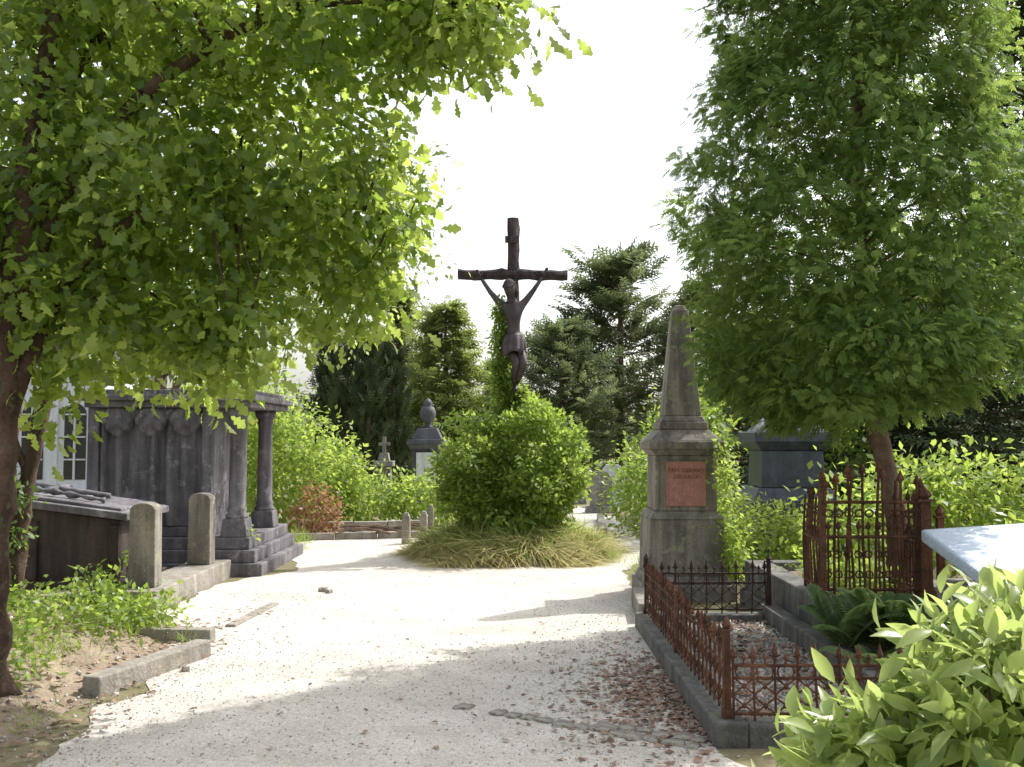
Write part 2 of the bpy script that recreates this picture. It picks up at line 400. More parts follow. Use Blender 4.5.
foliage('ivy_vine',[(-4.1,7.95,.85,.14,.12,.65),(-3.95,7.9,1.1,.13,.1,.35)],90,14,.05,.06,M['ivy'],shell=.7)

bt=empty('acacia_tree')
bb=[(-3.4,14,4.6,1.5,1.2,1.3),(-2.2,13.6,4.6,1.0,.9,.8),(-1.7,13.5,5.2,.7,.7,.6),(-2.5,13.5,3.5,.9,.7,.8),(-1.5,13.4,4.2,.5,.5,.3)]
cl=clusters(bb,330,.3,.4,1.2)
ex=[([(-4.9,14,2),(-4,13.9,3.4),(-2.8,13.7,4.6),(-1.3,13.5,5.3)],.05,.012),([(-4.9,14,2.5),(-3.4,13.8,3.3),(-2.2,13.6,3.9)],.04,.01)]
lp=[p for l in ex for p in curve(l[0],8)]
for c in cl[0][rng.choice(len(cl[0]),60,replace=False)]:
    c=Vector(c); p=min(lp,key=lambda q:(q-c).length)
    if (p-c).length<2: ex.append(([p,(p+c)/2+Vector((0,0,.1)),c],.015,.004))
trunk('trunk',[(-5.1,14.2,0),(-5,14.1,1.5),(-4.9,14,3),(-4.8,14,5)],.12,.06,M['bark2'],bt,12,ex)
foliage('leaves',None,0,28,.2,.085,M['birch'],parent=bt,cl=cl)

# thuja: dense evergreen crown of flat drooping fans on short boughs
th=empty('thuja_tree')
cx,cy=2.80,8.05
prof=[(1.80,.50),(2.05,1.0),(2.5,1.24),(3.0,1.32),(3.6,1.30),(4.4,1.12),(5.1,.98),(6,.88),(6.8,.72),(7.5,.45),(8.1,.1)]
def thr(z): return np.interp(z,[p[0] for p in prof],[p[1] for p in prof])
def thuja_part(n,lo,hi,per,sc):
    z=1.90+6.1*rng.random(n)**1.25; a=rng.uniform(0,2*math.pi,n)
    rr=thr(z)*(lo+(hi-lo)*rng.random(n))
    c=np.stack([cx+rr*np.cos(a),cy+rr*np.sin(a),z],1)
    k=1+.26*nz(c,1.7,5.)+.20*nz(c,4.2,2.)
    c[:,0]=cx+rr*k*np.cos(a); c[:,1]=cy+rr*k*np.sin(a); c[:,2]+=.12*nz(c,2.3,9.)
    low=(np.cos(a)<-.3)&(z<2.6); c[low,2]-=.12
    o=norm(np.stack([np.cos(a),np.sin(a),.35*np.ones(n)],1)); N=n*per
    cn=norm(o*.75+np.array([0,0,.65])+rng.normal(size=(n,3))*.45); CN=np.repeat(cn,per,0); O=np.repeat(o,per,0)
    along=rng.random(N)[:,None]*.18-.10
    off=rng.normal(size=(N,3))*.052; off-= (off*CN).sum(1,keepdims=True)*CN*.4
    P=np.repeat(c,per,0)+O*along+off
    d=O*.6+norm(off)*.85+rng.normal(size=(N,3))*.25+np.array([0,0,-.28])
    nn=CN+rng.normal(size=(N,3))*.35
    t=np.clip(np.repeat(rng.random(n),per)*.65+rng.random(N)*.25+along[:,0]*.8,0,1)
    return P,d,nn,sc*(.6+.7*rng.random(N)),t
A=thuja_part(2600,.84,1.03,15,.10); B=thuja_part(700,.35,.82,9,.17)
P,d,nn,s,t=[np.concatenate([u,v]) for u,v in zip(A,B)]
instance('foliage',*T_SPRAY,P,orient(d,nn),s,M['thuja'],t,th)
ex=[]
for i in range(30):
    zz=random.uniform(2.1,6); aa=random.uniform(0,6.28); r_=thr(zz)*.6
    ex.append(([(cx+.05,cy,zz-.3),(cx+r_*.5*math.cos(aa),cy+r_*.5*math.sin(aa),zz-.1),(cx+r_*math.cos(aa),cy+r_*math.sin(aa),zz)],.018,.005))
trunk('trunk',[(3.16,8.1,.2),(3.10,8.1,.9),(2.98,8.08,1.5),(2.89,8.06,2.1),(2.83,8.05,3.8),(2.80,8.05,6.8)],.105,.02,M['bark2'],th,16,ex)

def conifer(name,x,y,H,Rb,mat,nb=110,z0=.5,dens=14,sl=.4,rise=.1,tip=.06,pw=1.0,col=False,bark='bark2'):
    e=empty(name)
    ex=[];P=[];D=[]
    for i in range(nb):
        f=(i+random.random())/nb; h=z0+(H-z0)*f
        L=Rb*((1-f)**pw+tip)*random.uniform(.6,1.2); a=random.uniform(0,6.283)
        dr=rise*L*random.uniform(.3,1.5)
        tipz=h+dr
        for j in range(dens):
            t=random.random()**.7; 
            px=x+L*t*math.cos(a); py=y+L*t*math.sin(a); pz=h+(tipz-h)*t*t
            P.append((px+random.gauss(0,.12*L**.5),py+random.gauss(0,.12*L**.5),pz+random.gauss(0,.09)))
            s=random.choice((-1,1))*random.uniform(.2,1.0)
            D.append((math.cos(a+s),math.sin(a+s),rise*.8+random.gauss(0,.25)+(1.5 if col else 0)))
        if L>.6 and i%2==0: ex.append(([(x,y,h-.1),(x+L*.5*math.cos(a),y+L*.5*math.sin(a),h+(tipz-h)*.25),(x+L*.95*math.cos(a),y+L*.95*math.sin(a),tipz)],.03,.006))
    P=np.array(P);D=np.array(D);N=len(P)
    nn=np.array([0,0,1])+rng.normal(size=(N,3))*.7
    if col: nn=rng.normal(size=(N,3))
    instance('foliage',*T_FINE,P,orient(D,nn),sl*(.6+.7*rng.random(N)),mat,rng.random(N),e)
    trunk('trunk',[(x,y,0),(x,y,H*.5),(x,y,H*.97)],.03*H if H<8.1 else .13,.02,M[bark],e,8,ex)
conifer('pine_tree',3.6,33,7.6,3.1,M['blueconif'],85,1,32,.65,.6,.09,.6)
conifer('pine_tree',1.5,30,5.0,2.1,M['blueconif'],60,.6,28,.5,.5,.09,.7)
conifer('pine_tree',5.6,31,6.2,2.2,M['blueconif'],60,.6,26,.5,.4,.09,.8)
conifer('fir_tree',-2.0,30,5.6,2.2,M['yelconif'],110,.5,22,.5,.1,.05,.9)
conifer('fir_tree',-3.6,32,6.2,2.4,M['yelconif'],110,.5,22,.5,.1,.05,.9)
conifer('fir_tree',-.5,37,4.4,1.8,M['yelconif'],70,.5,22,.5,.1,.05,.9)
for x,y,h in ((-4.3,26,4.2),(-3.65,25.5,4.0),(-3.1,26,3.8),(-4.9,26.6,4.0)):
    conifer('cypress_tree',x,y,h,.42,M['dkconif'],90,.1,15,.32,.3,.35,.6,True)
conifer('yew_tree',8.1,15.5,9.5,1.6,M['dkconif'],110,.3,24,.5,.1,.1,.9)
conifer('yew_tree',6.2,18,4.4,1.9,M['dkconif'],90,.1,24,.45,.1,.2,.7)
conifer('yew_tree',8.2,19,5,2.4,M['dkconif'],90,.1,24,.45,.1,.2,.7)
conifer('yew_tree',4.7,21,4.2,1.5,M['blueconif'],80,.1,24,.45,.1,.2,.7)

foliage('bright_shrub',[(-4.0,17.5,1.2,.9,.6,1.0),(-4.8,18,1.6,1,.6,1.2),(-3.3,18.5,.8,.5,.5,.7)],300,28,.15,.11,M['bright'])
foliage('hedge',[(-2.6,18.6,.4,.9,.5,.5),(-1.7,18.9,.35,.7,.5,.48),(-3.3,19.2,.5,.7,.5,.6),(-1.1,19.5,.4,.6,.5,.55)],260,28,.13,.10,M['bright'])
foliage('russet_shrub',[(-3.2,16.4,.35,.3,.28,.42)],45,28,.09,.08,M['russet'])
foliage('green_shrub',[(2.05,16.5,.7,.45,.5,.75),(2.6,18,1.0,.6,.6,1.1)],150,28,.13,.1,M['bush'])
foliage('green_shrub',[(3.0,11.6,.33,.55,.4,.42),(2.6,12.2,.45,.35,.4,.45)],120,28,.1,.085,M['bright'])
foliage('green_shrub',[(2.95,15.8,1.2,.4,.5,1.5),(5.2,16.8,1.1,1.0,.6,1.3)],180,28,.15,.11,M['bush'])
foliage('green_shrub',[(-5.4,20,1.6,1.6,1,1.6),(-7.6,25,1.6,1.4,1,1.9)],240,28,.2,.13,M['bush'])
foliage('bright_shrub',[(4.3,10.9,.8,.55,.4,.45),(3.35,10.3,.75,.35,.3,.3),(5.0,11.2,.9,.8,.5,.55)],150,26,.13,.11,M['bright'])
foliage('green_shrub',[(5.5,9,.5,1.2,.8,.7),(6.5,11,.8,1.2,.8,1.0)],180,26,.14,.1,M['bush'])
foliage('distant_trees',[(x,48+random.uniform(-4,6),1.2,3.4,2,2.2+random.random()*1.2) for x in range(-34,40,4)],1600,22,.5,.36,M['far'],shell=.6)
foliage('distant_trees',[(x,26+random.uniform(-2,4),1.0,2.5,2,2.4+random.random()*1.6) for x in (-22,-19,-16,-13,-10,9.5,12,15,18,22)],1000,24,.35,.26,M['far'],shell=.6)

# mound with bush and dry grass
def mound_h(r): 
    t=min(max(1-r/1.38,0),1); return .5*t**.7
V=[];F=[];K=48
for j in range(15):
    r=1.4*j/14
    for i in range(K):
        a=2*math.pi*i/K; V.append((r*math.cos(a)*(1+.05*math.sin(3*a)),14+r*math.sin(a),mound_h(r)-.01))
for j in range(14):
    for i in range(K): F.append((j*K+i,j*K+(i+1)%K,(j+1)*K+(i+1)%K,(j+1)*K+i)[::-1])
mb=MB(); mb.add(V,F); mb.obj('earth_mound',M['soil'],smooth=True)
n=13000; a=rng.uniform(0,6.283,n); r=1.36*rng.random(n)**.42*(1+.12*np.sin(5*a)+.06*np.sin(11*a))
P=np.stack([r*np.cos(a),14+r*np.sin(a),np.array([mound_h(q) for q in r])+.04*rng.random(n)],1)
clump=nz(P,3.2)
lean=1.0+clump
d=np.stack([np.cos(a+clump*1.9)*lean,np.sin(a+clump*1.9)*lean,.38+.4*clump],1)+rng.normal(size=(n,3))*.22
instance('dry_grass',T_BLADE[0]*np.array([.8,1,1.4]),T_BLADE[1],P,orient(d,np.stack([np.cos(a)*.6,np.sin(a)*.6,1+0*a],1)),.42*(.3+.9*rng.random(n)),M['dry'],np.clip(.6+clump*.6+.25*rng.normal(size=n),0,1))
n=3200; a=rng.uniform(0,6.283,n); r=1.25*rng.random(n)**.5
P=np.stack([r*np.cos(a),14+r*np.sin(a),np.array([mound_h(q) for q in r])],1)
d=np.stack([np.cos(a)*.7,np.sin(a)*.7,.5+0*a],1)+rng.normal(size=(n,3))*.3
instance('green_grass',T_BLADE[0]*np.array([.9,1,1.2]),T_BLADE[1],P,orient(d,np.stack([np.cos(a),np.sin(a),1+0*a],1)),.34*(.5+.7*rng.random(n)),M['bright'],rng.random(n))
foliage('rhododendron_bush',[(.06,14,1.17,.94,.85,.76),(.28,13.9,1.5,.58,.55,.62),(-.42,13.9,1.1,.50,.5,.55),(.0,13.8,.8,.82,.7,.42)],1000,22,.055,.085,M['bush'],shell=.88,bump=.36,freq=3.4,outw=.8,droop=.1)

# ---------------------------------------------------------------- crucifix
cr=empty('crucifix',(0,0,0))
Y=14.35
def rough_beam(mb,a,b,w,n=18,mi=0):
    c=[Vector(a)+(Vector(b)-Vector(a))*i/n for i in range(n+1)]
    rad=[w*(1+.14*noise.noise(Vector((i*.7,w*40,a[2])))) for i in range(n+1)]
    mb.tube(c,rad,10,mi,rough=.4)
mb=MB(); rough_beam(mb,(.0,Y,.2),(.02,Y,4.8),.088,30); mb.obj('post',M['wood'],parent=cr)
mb=MB(); rough_beam(mb,(-.78,Y-.03,3.975),(.8,Y-.03,3.965),.078,20); mb.obj('crossbeam',M['wood'],parent=cr)
mb=MB(); mb.box(-.1,.1,Y-.125,Y-.105,4.42,4.52); mb.obj('title_board',M['wood'],.004,cr)
def skin(name,verts,edges,rad,mat,parent,sub=2,root=0):
    me=bpy.data.meshes.new(name); me.from_pydata(verts,edges,[]); me.update(); me.materials.append(mat)
    o=link(bpy.data.objects.new(name,me),parent)
    sk=o.modifiers.new('skin','SKIN'); sk.use_smooth_shade=True
    for i,r_ in enumerate(rad):
        rr=r_ if isinstance(r_,tuple) else (r_,r_)
        me.skin_vertices[0].data[i].radius=rr
        me.skin_vertices[0].data[i].use_root=(i==root)
    s=o.modifiers.new('sub','SUBSURF'); s.levels=sub; s.render_levels=sub
    return o
yf=Y-.17
J=[((.02,yf,3.00),.125),((.015,yf-.01,3.14),.105),((0,yf-.03,3.30),.13),((0,yf-.03,3.43),.145),((.005,yf-.03,3.53),.085),((.0,yf-.055,3.61),.05),
 ((-.012,yf-.08,3.68),.055),
 ((-.14,yf-.02,3.51),.06),((-.20,yf-.01,3.57),.052),((-.31,yf+.0,3.70),.038),((-.32,yf,3.715),.036),((-.44,yf+.05,3.90),.026),
 ((.14,yf-.02,3.51),.06),((.20,yf-.01,3.58),.052),((.31,yf,3.73),.038),((.32,yf,3.745),.036),((.44,yf+.05,3.93),.026),
 ((-.05,yf-.02,2.93),.085),((.05,yf-.13,2.70),.066),((.055,yf-.145,2.66),.058),((.03,yf-.05,2.50),.05),((.03,yf+.05,2.37),.032),((.03,yf-.02,2.31),.034),((.03,yf-.08,2.27),.024),
 ((.09,yf-.02,2.92),.085),((.16,yf-.12,2.69),.066),((.16,yf-.135,2.65),.058),((.11,yf-.06,2.50),.05),((.06,yf+.03,2.38),.032),((.055,yf-.04,2.33),.034),((.05,yf-.10,2.29),.024)]
E=[(0,1),(1,2),(2,3),(3,4),(4,5),(5,6),(3,7),(7,8),(8,9),(9,10),(10,11),(3,12),(12,13),(13,14),(14,15),(15,16),(0,17),(17,18),(18,19),(19,20),(20,21),(21,22),(22,23),(0,24),(24,25),(25,26),(26,27),(27,28),(28,29),(29,30)]
rad=[j[1] for j in J]
rad[0]=(.125,.09);rad[1]=(.105,.08);rad[2]=(.13,.095);rad[3]=(.145,.095);rad[4]=(.09,.07)
skin('christ_figure',[j[0] for j in J],E,rad,M['bronze'],cr)
for s,(hx,hz) in ((-1,(-.445,3.905)),(1,(.445,3.935))):
    V=[(hx,yf+.05,hz),(hx+s*.018,yf+.045,hz+.04),(hx+s*.03,yf+.035,hz+.065)];E=[(0,1),(1,2)];rr=[.022,(.032,.016),(.03,.014)]
    for k,(q,l) in enumerate(((-.4,.055),(-.13,.065),(.13,.062),(.4,.05))):
        ang=math.atan2(.04,s*.03)-q*s
        b=len(V); bx,bz=hx+s*.03,hz+.065
        V+=[(bx+math.cos(ang)*l*.6,yf+.02,bz+math.sin(ang)*l*.6),(bx+math.cos(ang)*l,yf-.005,bz+math.sin(ang)*l)]
        E+=[(2,b),(b,b+1)]; rr+=[.009,.007]
    b=len(V); V+=[(hx-s*.015,yf+.02,hz+.045),(hx-s*.022,yf+.0,hz+.075)];E+=[(1,b),(b,b+1)];rr+=[.01,.008]
    skin('hand',V,E,rr,M['bronze'],cr,1)
bm=bmesh.new(); bmesh.ops.create_uvsphere(bm,u_segments=32,v_segments=24,radius=1)
for v in bm.verts:
    p=v.co; x,y,z=p
    f=max(0,-y)
    sx=.078*(1-.22*max(0,-z)); X=x*sx; Yv=y*.095; Z=z*.115
    Yv-=f**4*.018*math.exp(-((x/.16)**2))*math.exp(-((z+.12)/.22)**2)*2.2
    Yv+=.014*math.exp(-(((abs(x)-.36)/.16)**2))*math.exp(-((z-.08)/.12)**2)*f
    Yv+=.006*math.exp(-((z+.42)/.04)**2)*math.exp(-(x/.25)**2)*f
    if z<-.45 and y<0: Yv-=.022*(-z-.45)*2; Z-=.03*(-z-.45)*2
    v.co=(X,Yv,Z)
me=bpy.data.meshes.new('head'); bm.to_mesh(me); bm.free(); me.materials.append(M['bronze'])
for p in me.polygons: p.use_smooth=True
hd=link(bpy.data.objects.new('head',me),cr); hd.location=(-.03,yf-.13,3.74); hd.rotation_euler=(R(28),R(-14),R(-12))
bm=bmesh.new(); bmesh.ops.create_uvsphere(bm,u_segments=32,v_segments=24,radius=1)
for v in bm.verts:
    x,y,z=v.co; w=1+.05*math.sin(14*math.atan2(y,x)+z*3)
    if y<-.25 and z<.45: v.co=(x*.085,y*.05,z*.08)
    else: v.co=(x*.092*w,y*.105*w+.012,z*.122+.006-(.07 if z<-.3 else 0)*(1 if y>-.2 else 0))
me=bpy.data.meshes.new('hair'); bm.to_mesh(me); bm.free(); me.materials.append(M['wood'])
for p in me.polygons: p.use_smooth=True
h2=link(bpy.data.objects.new('hair',me),cr); h2.location=(-.028,yf-.122,3.745); h2.rotation_euler=hd.rotation_euler
mb=MB(); q=[]
for i in range(40):
    a=2*math.pi*i/40; q.append((.094*math.cos(a),.108*math.sin(a),.045+.008*math.sin(7*a)))
mb.tube(q,.009,6,0,closed=True); o=mb.obj('crown_of_thorns',M['wood'],parent=cr); o.location=h2.location; o.rotation_euler=h2.rotation_euler
V=[];F=[];S=48;rows=[(3.11,.128,.098,0),(3.07,.145,.115,.004),(2.98,.155,.125,.01),(2.88,.15,.135,.014),(2.82,.14,.135,.018)]
for z_,a_,b_,w_ in rows:
    for i in range(S):
        t=2*math.pi*i/S; k=1+w_*6*math.sin(9*t)+.02*math.sin(4*t+z_*9)
        V.append((.02+a_*k*math.cos(t),yf-.01-(3.11-z_)*.22+b_*k*math.sin(t),z_+.02*math.sin(t+1)+(.03*math.sin(3*t) if z_<2.85 else 0)))
for j in range(4):
    for i in range(S): F.append((j*S+i,j*S+(i+1)%S,(j+1)*S+(i+1)%S,(j+1)*S+i))
mb=MB(); mb.add(V,F)
mb.tube(curve([(.12,yf-.06,3.06),(.165,yf-.06,3.0),(.17,yf-.05,2.88),(.15,yf-.06,2.76)],5),[.025]*8+[.03]*8,8,0,rough=.5)
o=mb.obj('loincloth',M['bronze'],parent=cr,smooth=True); so=o.modifiers.new('s','SOLIDIFY'); so.thickness=.008
foliage('ivy_vine',[(-.13,14.25,2.3,.10,.12,.5),(-.16,14.22,2.85,.08,.09,.5),(-.15,14.22,3.35,.06,.07,.25),(.1,14.32,2.15,.12,.12,.25)],320,16,.045,.07,M['bush'],shell=.3)

# ---------------------------------------------------------------- obelisk
ob=empty('obelisk_monument')
mb=MB(); X,Yo=1.75,10.42
for a in [(-.05,.16,.92,.92),(.16,.24,.86,.80),(.24,.80,.78,.74),(.80,.88,.76,.64),(.88,1.44,.62,.60),(1.44,1.50,.62,.72),(1.50,1.58,.76,.76),(1.58,1.70,.74,.50),(1.70,1.78,.50,.48),(1.78,1.84,.46,.40),(1.84,2.93,.38,.17),(2.93,3.0,.17,.09)]:
    mb.frus(X,Yo,a[0],a[1],a[2],a[2],a[3],a[3])
for sx in (-1,1): mb.box(X+sx*.29-.02,X+sx*.29+.02,Yo-.335,Yo-.305,.89,1.42)
mb.obj('stonework',M['obel'],.012,ob)
mb=MB(); mb.box(X-.2,X+.2,Yo-.335,Yo-.308,.93,1.38); mb.obj('plaque',M['pink'],.006,ob)
def text(s,loc,size,mat,parent,rx=90):
    cu=bpy.data.curves.new('inscription','FONT'); cu.body=s; cu.size=size; cu.align_x='CENTER'; cu.extrude=.0015; cu.space_line=1.05
    cu.materials.append(mat); o=bpy.data.objects.new('inscription',cu); o.location=loc; o.rotation_euler=(R(rx),0,0); return link(o,parent)
text('FAM. GERARD\nDELVAUX',(X,Yo-.338,1.27),.058,M['gold'],ob)
foliage('ivy_vine',[(2.17,10.2,.9,.08,.25,.6),(2.22,10.15,.45,.12,.25,.35),(2.08,9.98,1.25,.05,.05,.4)],110,16,.05,.06,M['bright'],shell=.3)

# ---------------------------------------------------------------- left tombs
tp=empty('grave_plot_posts')
mb=MB(); mb.frus(-3.5,10.55,-.05,.2,.46,2.5,.44,2.46); mb.frus(-4.25,9.45,-.05,.17,1.0,.34,1.0,.32); mb.obj('plinth',M['kerb'],.012,tp)
for y in (9.62,11.35):
    mb=MB(); w=.26
    out=[(-w/2,.2),(w/2,.2),(w/2-.008,.93)]+[((w/2-.01)*math.cos(t),.93+.07*math.sin(t)) for t in np.linspace(.15,math.pi-.15,9)]+[(-w/2+.008,.93)]
    n=len(out); V=[(-3.5+x,y-.1,z) for x,z in out]+[(-3.5+x,y+.1,z) for x,z in out]
    F=[tuple(range(n)),tuple(range(n,2*n))[::-1]]+[(i,i+n,(i+1)%n+n,(i+1)%n) for i in range(n)]
    mb.add(V,F); mb.obj('post',M['obel'],.012,tp)
sg=empty('sarcophagus_tomb')
def slopebox(mb,x0,x1,y0,y1,z0a,z0b,z1a,z1b,mi=0):
    V=[(x0,y0,z0a),(x1,y0,z0b),(x1,y1,z0b),(x0,y1,z0a),(x0,y0,z1a),(x1,y0,z1b),(x1,y1,z1b),(x0,y1,z1a)]
    mb.add(V,[(3,2,1,0),(4,5,6,7),(0,1,5,4),(1,2,6,5),(2,3,7,6),(3,0,4,7)],mi)
mb=MB()
slopebox(mb,-5.6,-3.85,9.9,10.9,-.05,-.05,1.05,.80)
mb.box(-5.7,-3.75,9.82,10.98,-.05,.22)
for x in (-5.5,-4.7,-3.9): mb.box(x-.05,x+.05,9.86,9.897,.22,.8 if x<-4 else .76)
mb.obj('chest',M['brownstone'],.01,sg)
mb=MB(); slopebox(mb,-5.7,-3.75,9.8,11.0,1.056,.806,1.13,.88); slopebox(mb,-5.6,-3.85,9.9,10.9,1.133,.883,1.17,.92); mb.obj('lid',M['dark'],.012,sg)
mb=MB()
mb.tube(curve([(-5.3,10.1,1.17),(-4.9,10.05,1.12),(-4.5,10.1,1.06),(-4.1,10.1,.99)],8),[.022+.012*math.sin(i*1.9) for i in range(25)],8,rough=.6)
mb.tube([(-5.2,10.5,1.16),(-4.2,10.5,1.01)],.03,8); mb.tube([(-4.75,10.25,1.09),(-4.75,10.8,1.09)],.03,8)
mb.obj('carved_cross_garland',M['dark'],parent=sg,smooth=True)
# mausoleum
ms=empty('columned_mausoleum')
mb=MB()
mb.box(-5.3,-2.92,11.75,14.1,-.05,.15); mb.box(-5.2,-3.02,11.82,14.0,.15,.30) 
mb.box(-5.15,-3.1,11.88,13.9,.30,.44)
mb.box(-4.98,-3.62,12.05,13.7,.44,1.98)
for y in (12.07,13.4): mb.frus(-3.3,y,.44,.66,.32,.32,.27,.27)
mb.box(-5.08,-3.1,11.86,13.85,1.98,2.06); mb.box(-5.14,-3.04,11.8,13.9,2.06,2.13)
mb.box(-4.98,-3.14,11.95,13.75,2.13,2.2)
mb.box(-5.06,-4.93,11.93,12.047,.44,1.98); mb.box(-3.70,-3.58,11.95,12.047,.44,1.98)
mb.box(-4.927,-3.703,12.0,12.047,.44,.56)
mb.obj('body',M['dark'],.012,ms)
mb=MB()
for y in (12.07,13.4):
    mb.lathe(-3.3,y,[(.13,.66),(.135,.69),(.105,.73),(.12,.76),(.098,.80),(.100,1.0),(.088,1.78),(.112,1.82),(.095,1.85),(.13,1.91),(.14,1.977)],24)
mb.obj('columns',M['dark'],parent=ms,smooth=True)
nx,nzc=160,70; V=[];F=[]
for j in range(nzc+1):
    v=j/nzc
    for i in range(nx+1):
        u=i/nx; x=-4.925+u*1.22
        sw=3; ph=(u*sw)%1; edge=.10+.14*math.sin(math.pi*ph)
        top=1-v
        fold=.035+.035*math.sin(u*sw*2*math.pi*2+1.2*math.sin(v*3))+.015*math.sin(u*50)
        if v<edge: dy=.10+.03*math.sin((v/edge)*math.pi)+.018*math.sin(44*v+9*math.sin(math.pi*ph))
        else: dy=fold
        V.append((x,12.045-dy,.57+1.40*top))
for j in range(nzc):
    for i in range(nx): a=j*(nx+1)+i; F.append((a,a+nx+1,a+nx+2,a+1))
mb=MB(); mb.add(V,F); mb.obj('carved_drapery',M['dark'],parent=ms,smooth=True)

ch=empty('chapel')
mb=MB(); mb.box(-11.5,-8.2,20,23,0,3.0); mb.box(-11.6,-8.1,19.9,23.1,3.0,3.15)
for x in (-8.3,-9.15,-10.0,-10.85): mb.box(x-.1,x+.1,19.93,20.01,.6,3.0)
mb.box(-11.55,-8.15,19.88,20.0,.0,.6)
mb.obj('walls',M['plaster'],.01,ch)
mb=MB(); mb.add([(-11.7,19.8,3.153),(-8,19.8,3.153),(-8,23.2,3.153),(-11.7,23.2,3.153),(-11.7,21.5,4.4),(-8,21.5,4.4)],[(0,1,5,4),(2,3,4,5),(1,2,5),(3,0,4),(3,2,1,0)]); mb.obj('roof',M['slate'],parent=ch)
mb=MB()
for x in (-8.72,-9.57,-10.42):
    o=[(x-.22,.8),(x+.22,.8)]+[(x+.22*math.cos(t),2.1+.22*math.sin(t)) for t in np.linspace(0,math.pi,10)]
    mb.add([(a,19.99,b) for a,b in o],[tuple(range(len(o)))])
mb.obj('windows',M['glass'],parent=ch)
mb=MB()
for x in (-8.72,-9.57,-10.42):
    mb.box(x-.02,x+.02,19.95,19.985,.8,2.32)
    for z in (1.2,1.65,2.1): mb.box(x-.215,x+.215,19.96,19.983,z-.015,z+.015)
mb.obj('window_bars',M['white'],parent=ch)

mm=empty('urn_monument')
mb=MB(); x,y=-1.85,22
mb.frus(x,y,0,.5,.95,.95,.9,.9); mb.frus(x,y,.5,1.38,.66,.66,.62,.62); mb.frus(x,y,1.38,1.5,.68,.68,.84,.84); mb.frus(x,y,1.5,1.6,.86,.86,.8,.8)
mb.frus(x,y,1.6,1.85,.66,.66,.42,.42); mb.obj('pedestal',M['slate'],.012,mm)
mb=MB(); mb.box(x-.22,x+.22,y-.36,y-.335,.7,1.32); mb.obj('plaque',M['white'],.01,mm)
mb=MB(); mb.lathe(x,y,[(.12,1.85),(.08,1.9),(.07,1.95),(.15,2.05),(.18,2.18),(.14,2.3),(.09,2.34),(.11,2.38),(.07,2.46),(.02,2.5)],18); mb.obj('urn',M['slate'],parent=mm,smooth=True)
mb=MB(); x,y=-2.87,22.5; mb.frus(x,y,0,1.0,.36,.36,.32,.32); mb.frus(x,y,1.0,1.12,.44,.44,.44,.44); mb.frus(x,y,1.12,1.3,.26,.26,.2,.2); mb.box(x-.04,x+.04,y-.035,y+.035,1.3,1.66); mb.box(x-.13,x+.13,y-.03,y+.03,1.46,1.53); mb.obj('cross_gravestone',M['grey'],.01)
gm=empty('granite_monument')
mb=MB(); x,y=3.6,13.2
mb.frus(x,y,0,.8,1.25,1.1,1.2,1.05); mb.frus(x,y,.8,.98,1.1,1,.92,.84); mb.frus(x,y,.98,1.46,.82,.76,.78,.72); mb.frus(x,y,1.46,1.56,.82,.76,1.0,.92); mb.frus(x,y,1.56,1.70,1.02,.94,1.02,.94); mb.frus(x,y,1.70,1.86,.86,.8,.55,.5)
mb.obj('pedestal',M['granite'],.015,gm)
mb=MB(); mb.lathe(3.2,12.9,[(.05,1.70),(.06,1.76),(.035,1.82),(.06,1.90),(.05,2.0),(.015,2.06)],14); mb.obj('finial',M['white'],parent=gm,smooth=True)
for x,y,w,h in ((1.95,22,.5,.9),(2.4,24,.6,1.0),(-.9,23,.5,.8),(1.5,25,.5,.9)):
    mb=MB(); mb.frus(x,y,0,.15,w+.2,.4,w+.15,.35); mb.frus(x,y,.15,h*.8,w,.14,w*.95,.13); mb.frus(x,y,h*.8,h,w*.95,.13,w*.5,.12); mb.obj('gravestone',random.choice([M['grey'],M['white']]),.01)

# ---------------------------------------------------------------- right plots
fp=empty('grave_plot_frame')
mb=MB(); x0,x1,y0,y1=1.14,2.12,5.38,8.65
mb.box(x0-.09,x0+.09,y0-.1,y1,-.05,.13); mb.box(x0+.093,x1,y0-.1,y0+.06,-.05,.12); mb.box(x0+.093,x1,y1-.16,y1,-.05,.13); mb.box(x1+.003,x1+.14,y0-.1,y1,-.05,.2)
mb.obj('kerb',M['kerbdark'],.015,fp)
mb=MB(); mb.add([(x0,y0,.06),(x1,y0,.06),(x1,y1-.1,.06),(x0,y1-.1,.06)],[(0,1,2,3)]); mb.obj('bed',M['soil'],parent=fp)
scatter_ground('plot_gravel',[(x0+.1,x1,y0+.07,y1-.17,1)],6500,T_OCT,.016,M['pebble'],lambda x,y:.065)
scatter_ground('leaf_litter',[(x0+.1,x1,y0+.07,y1-.17,1)],1300,T_SIMPLE,.045,M['litter'],lambda x,y:.085,upn=True)

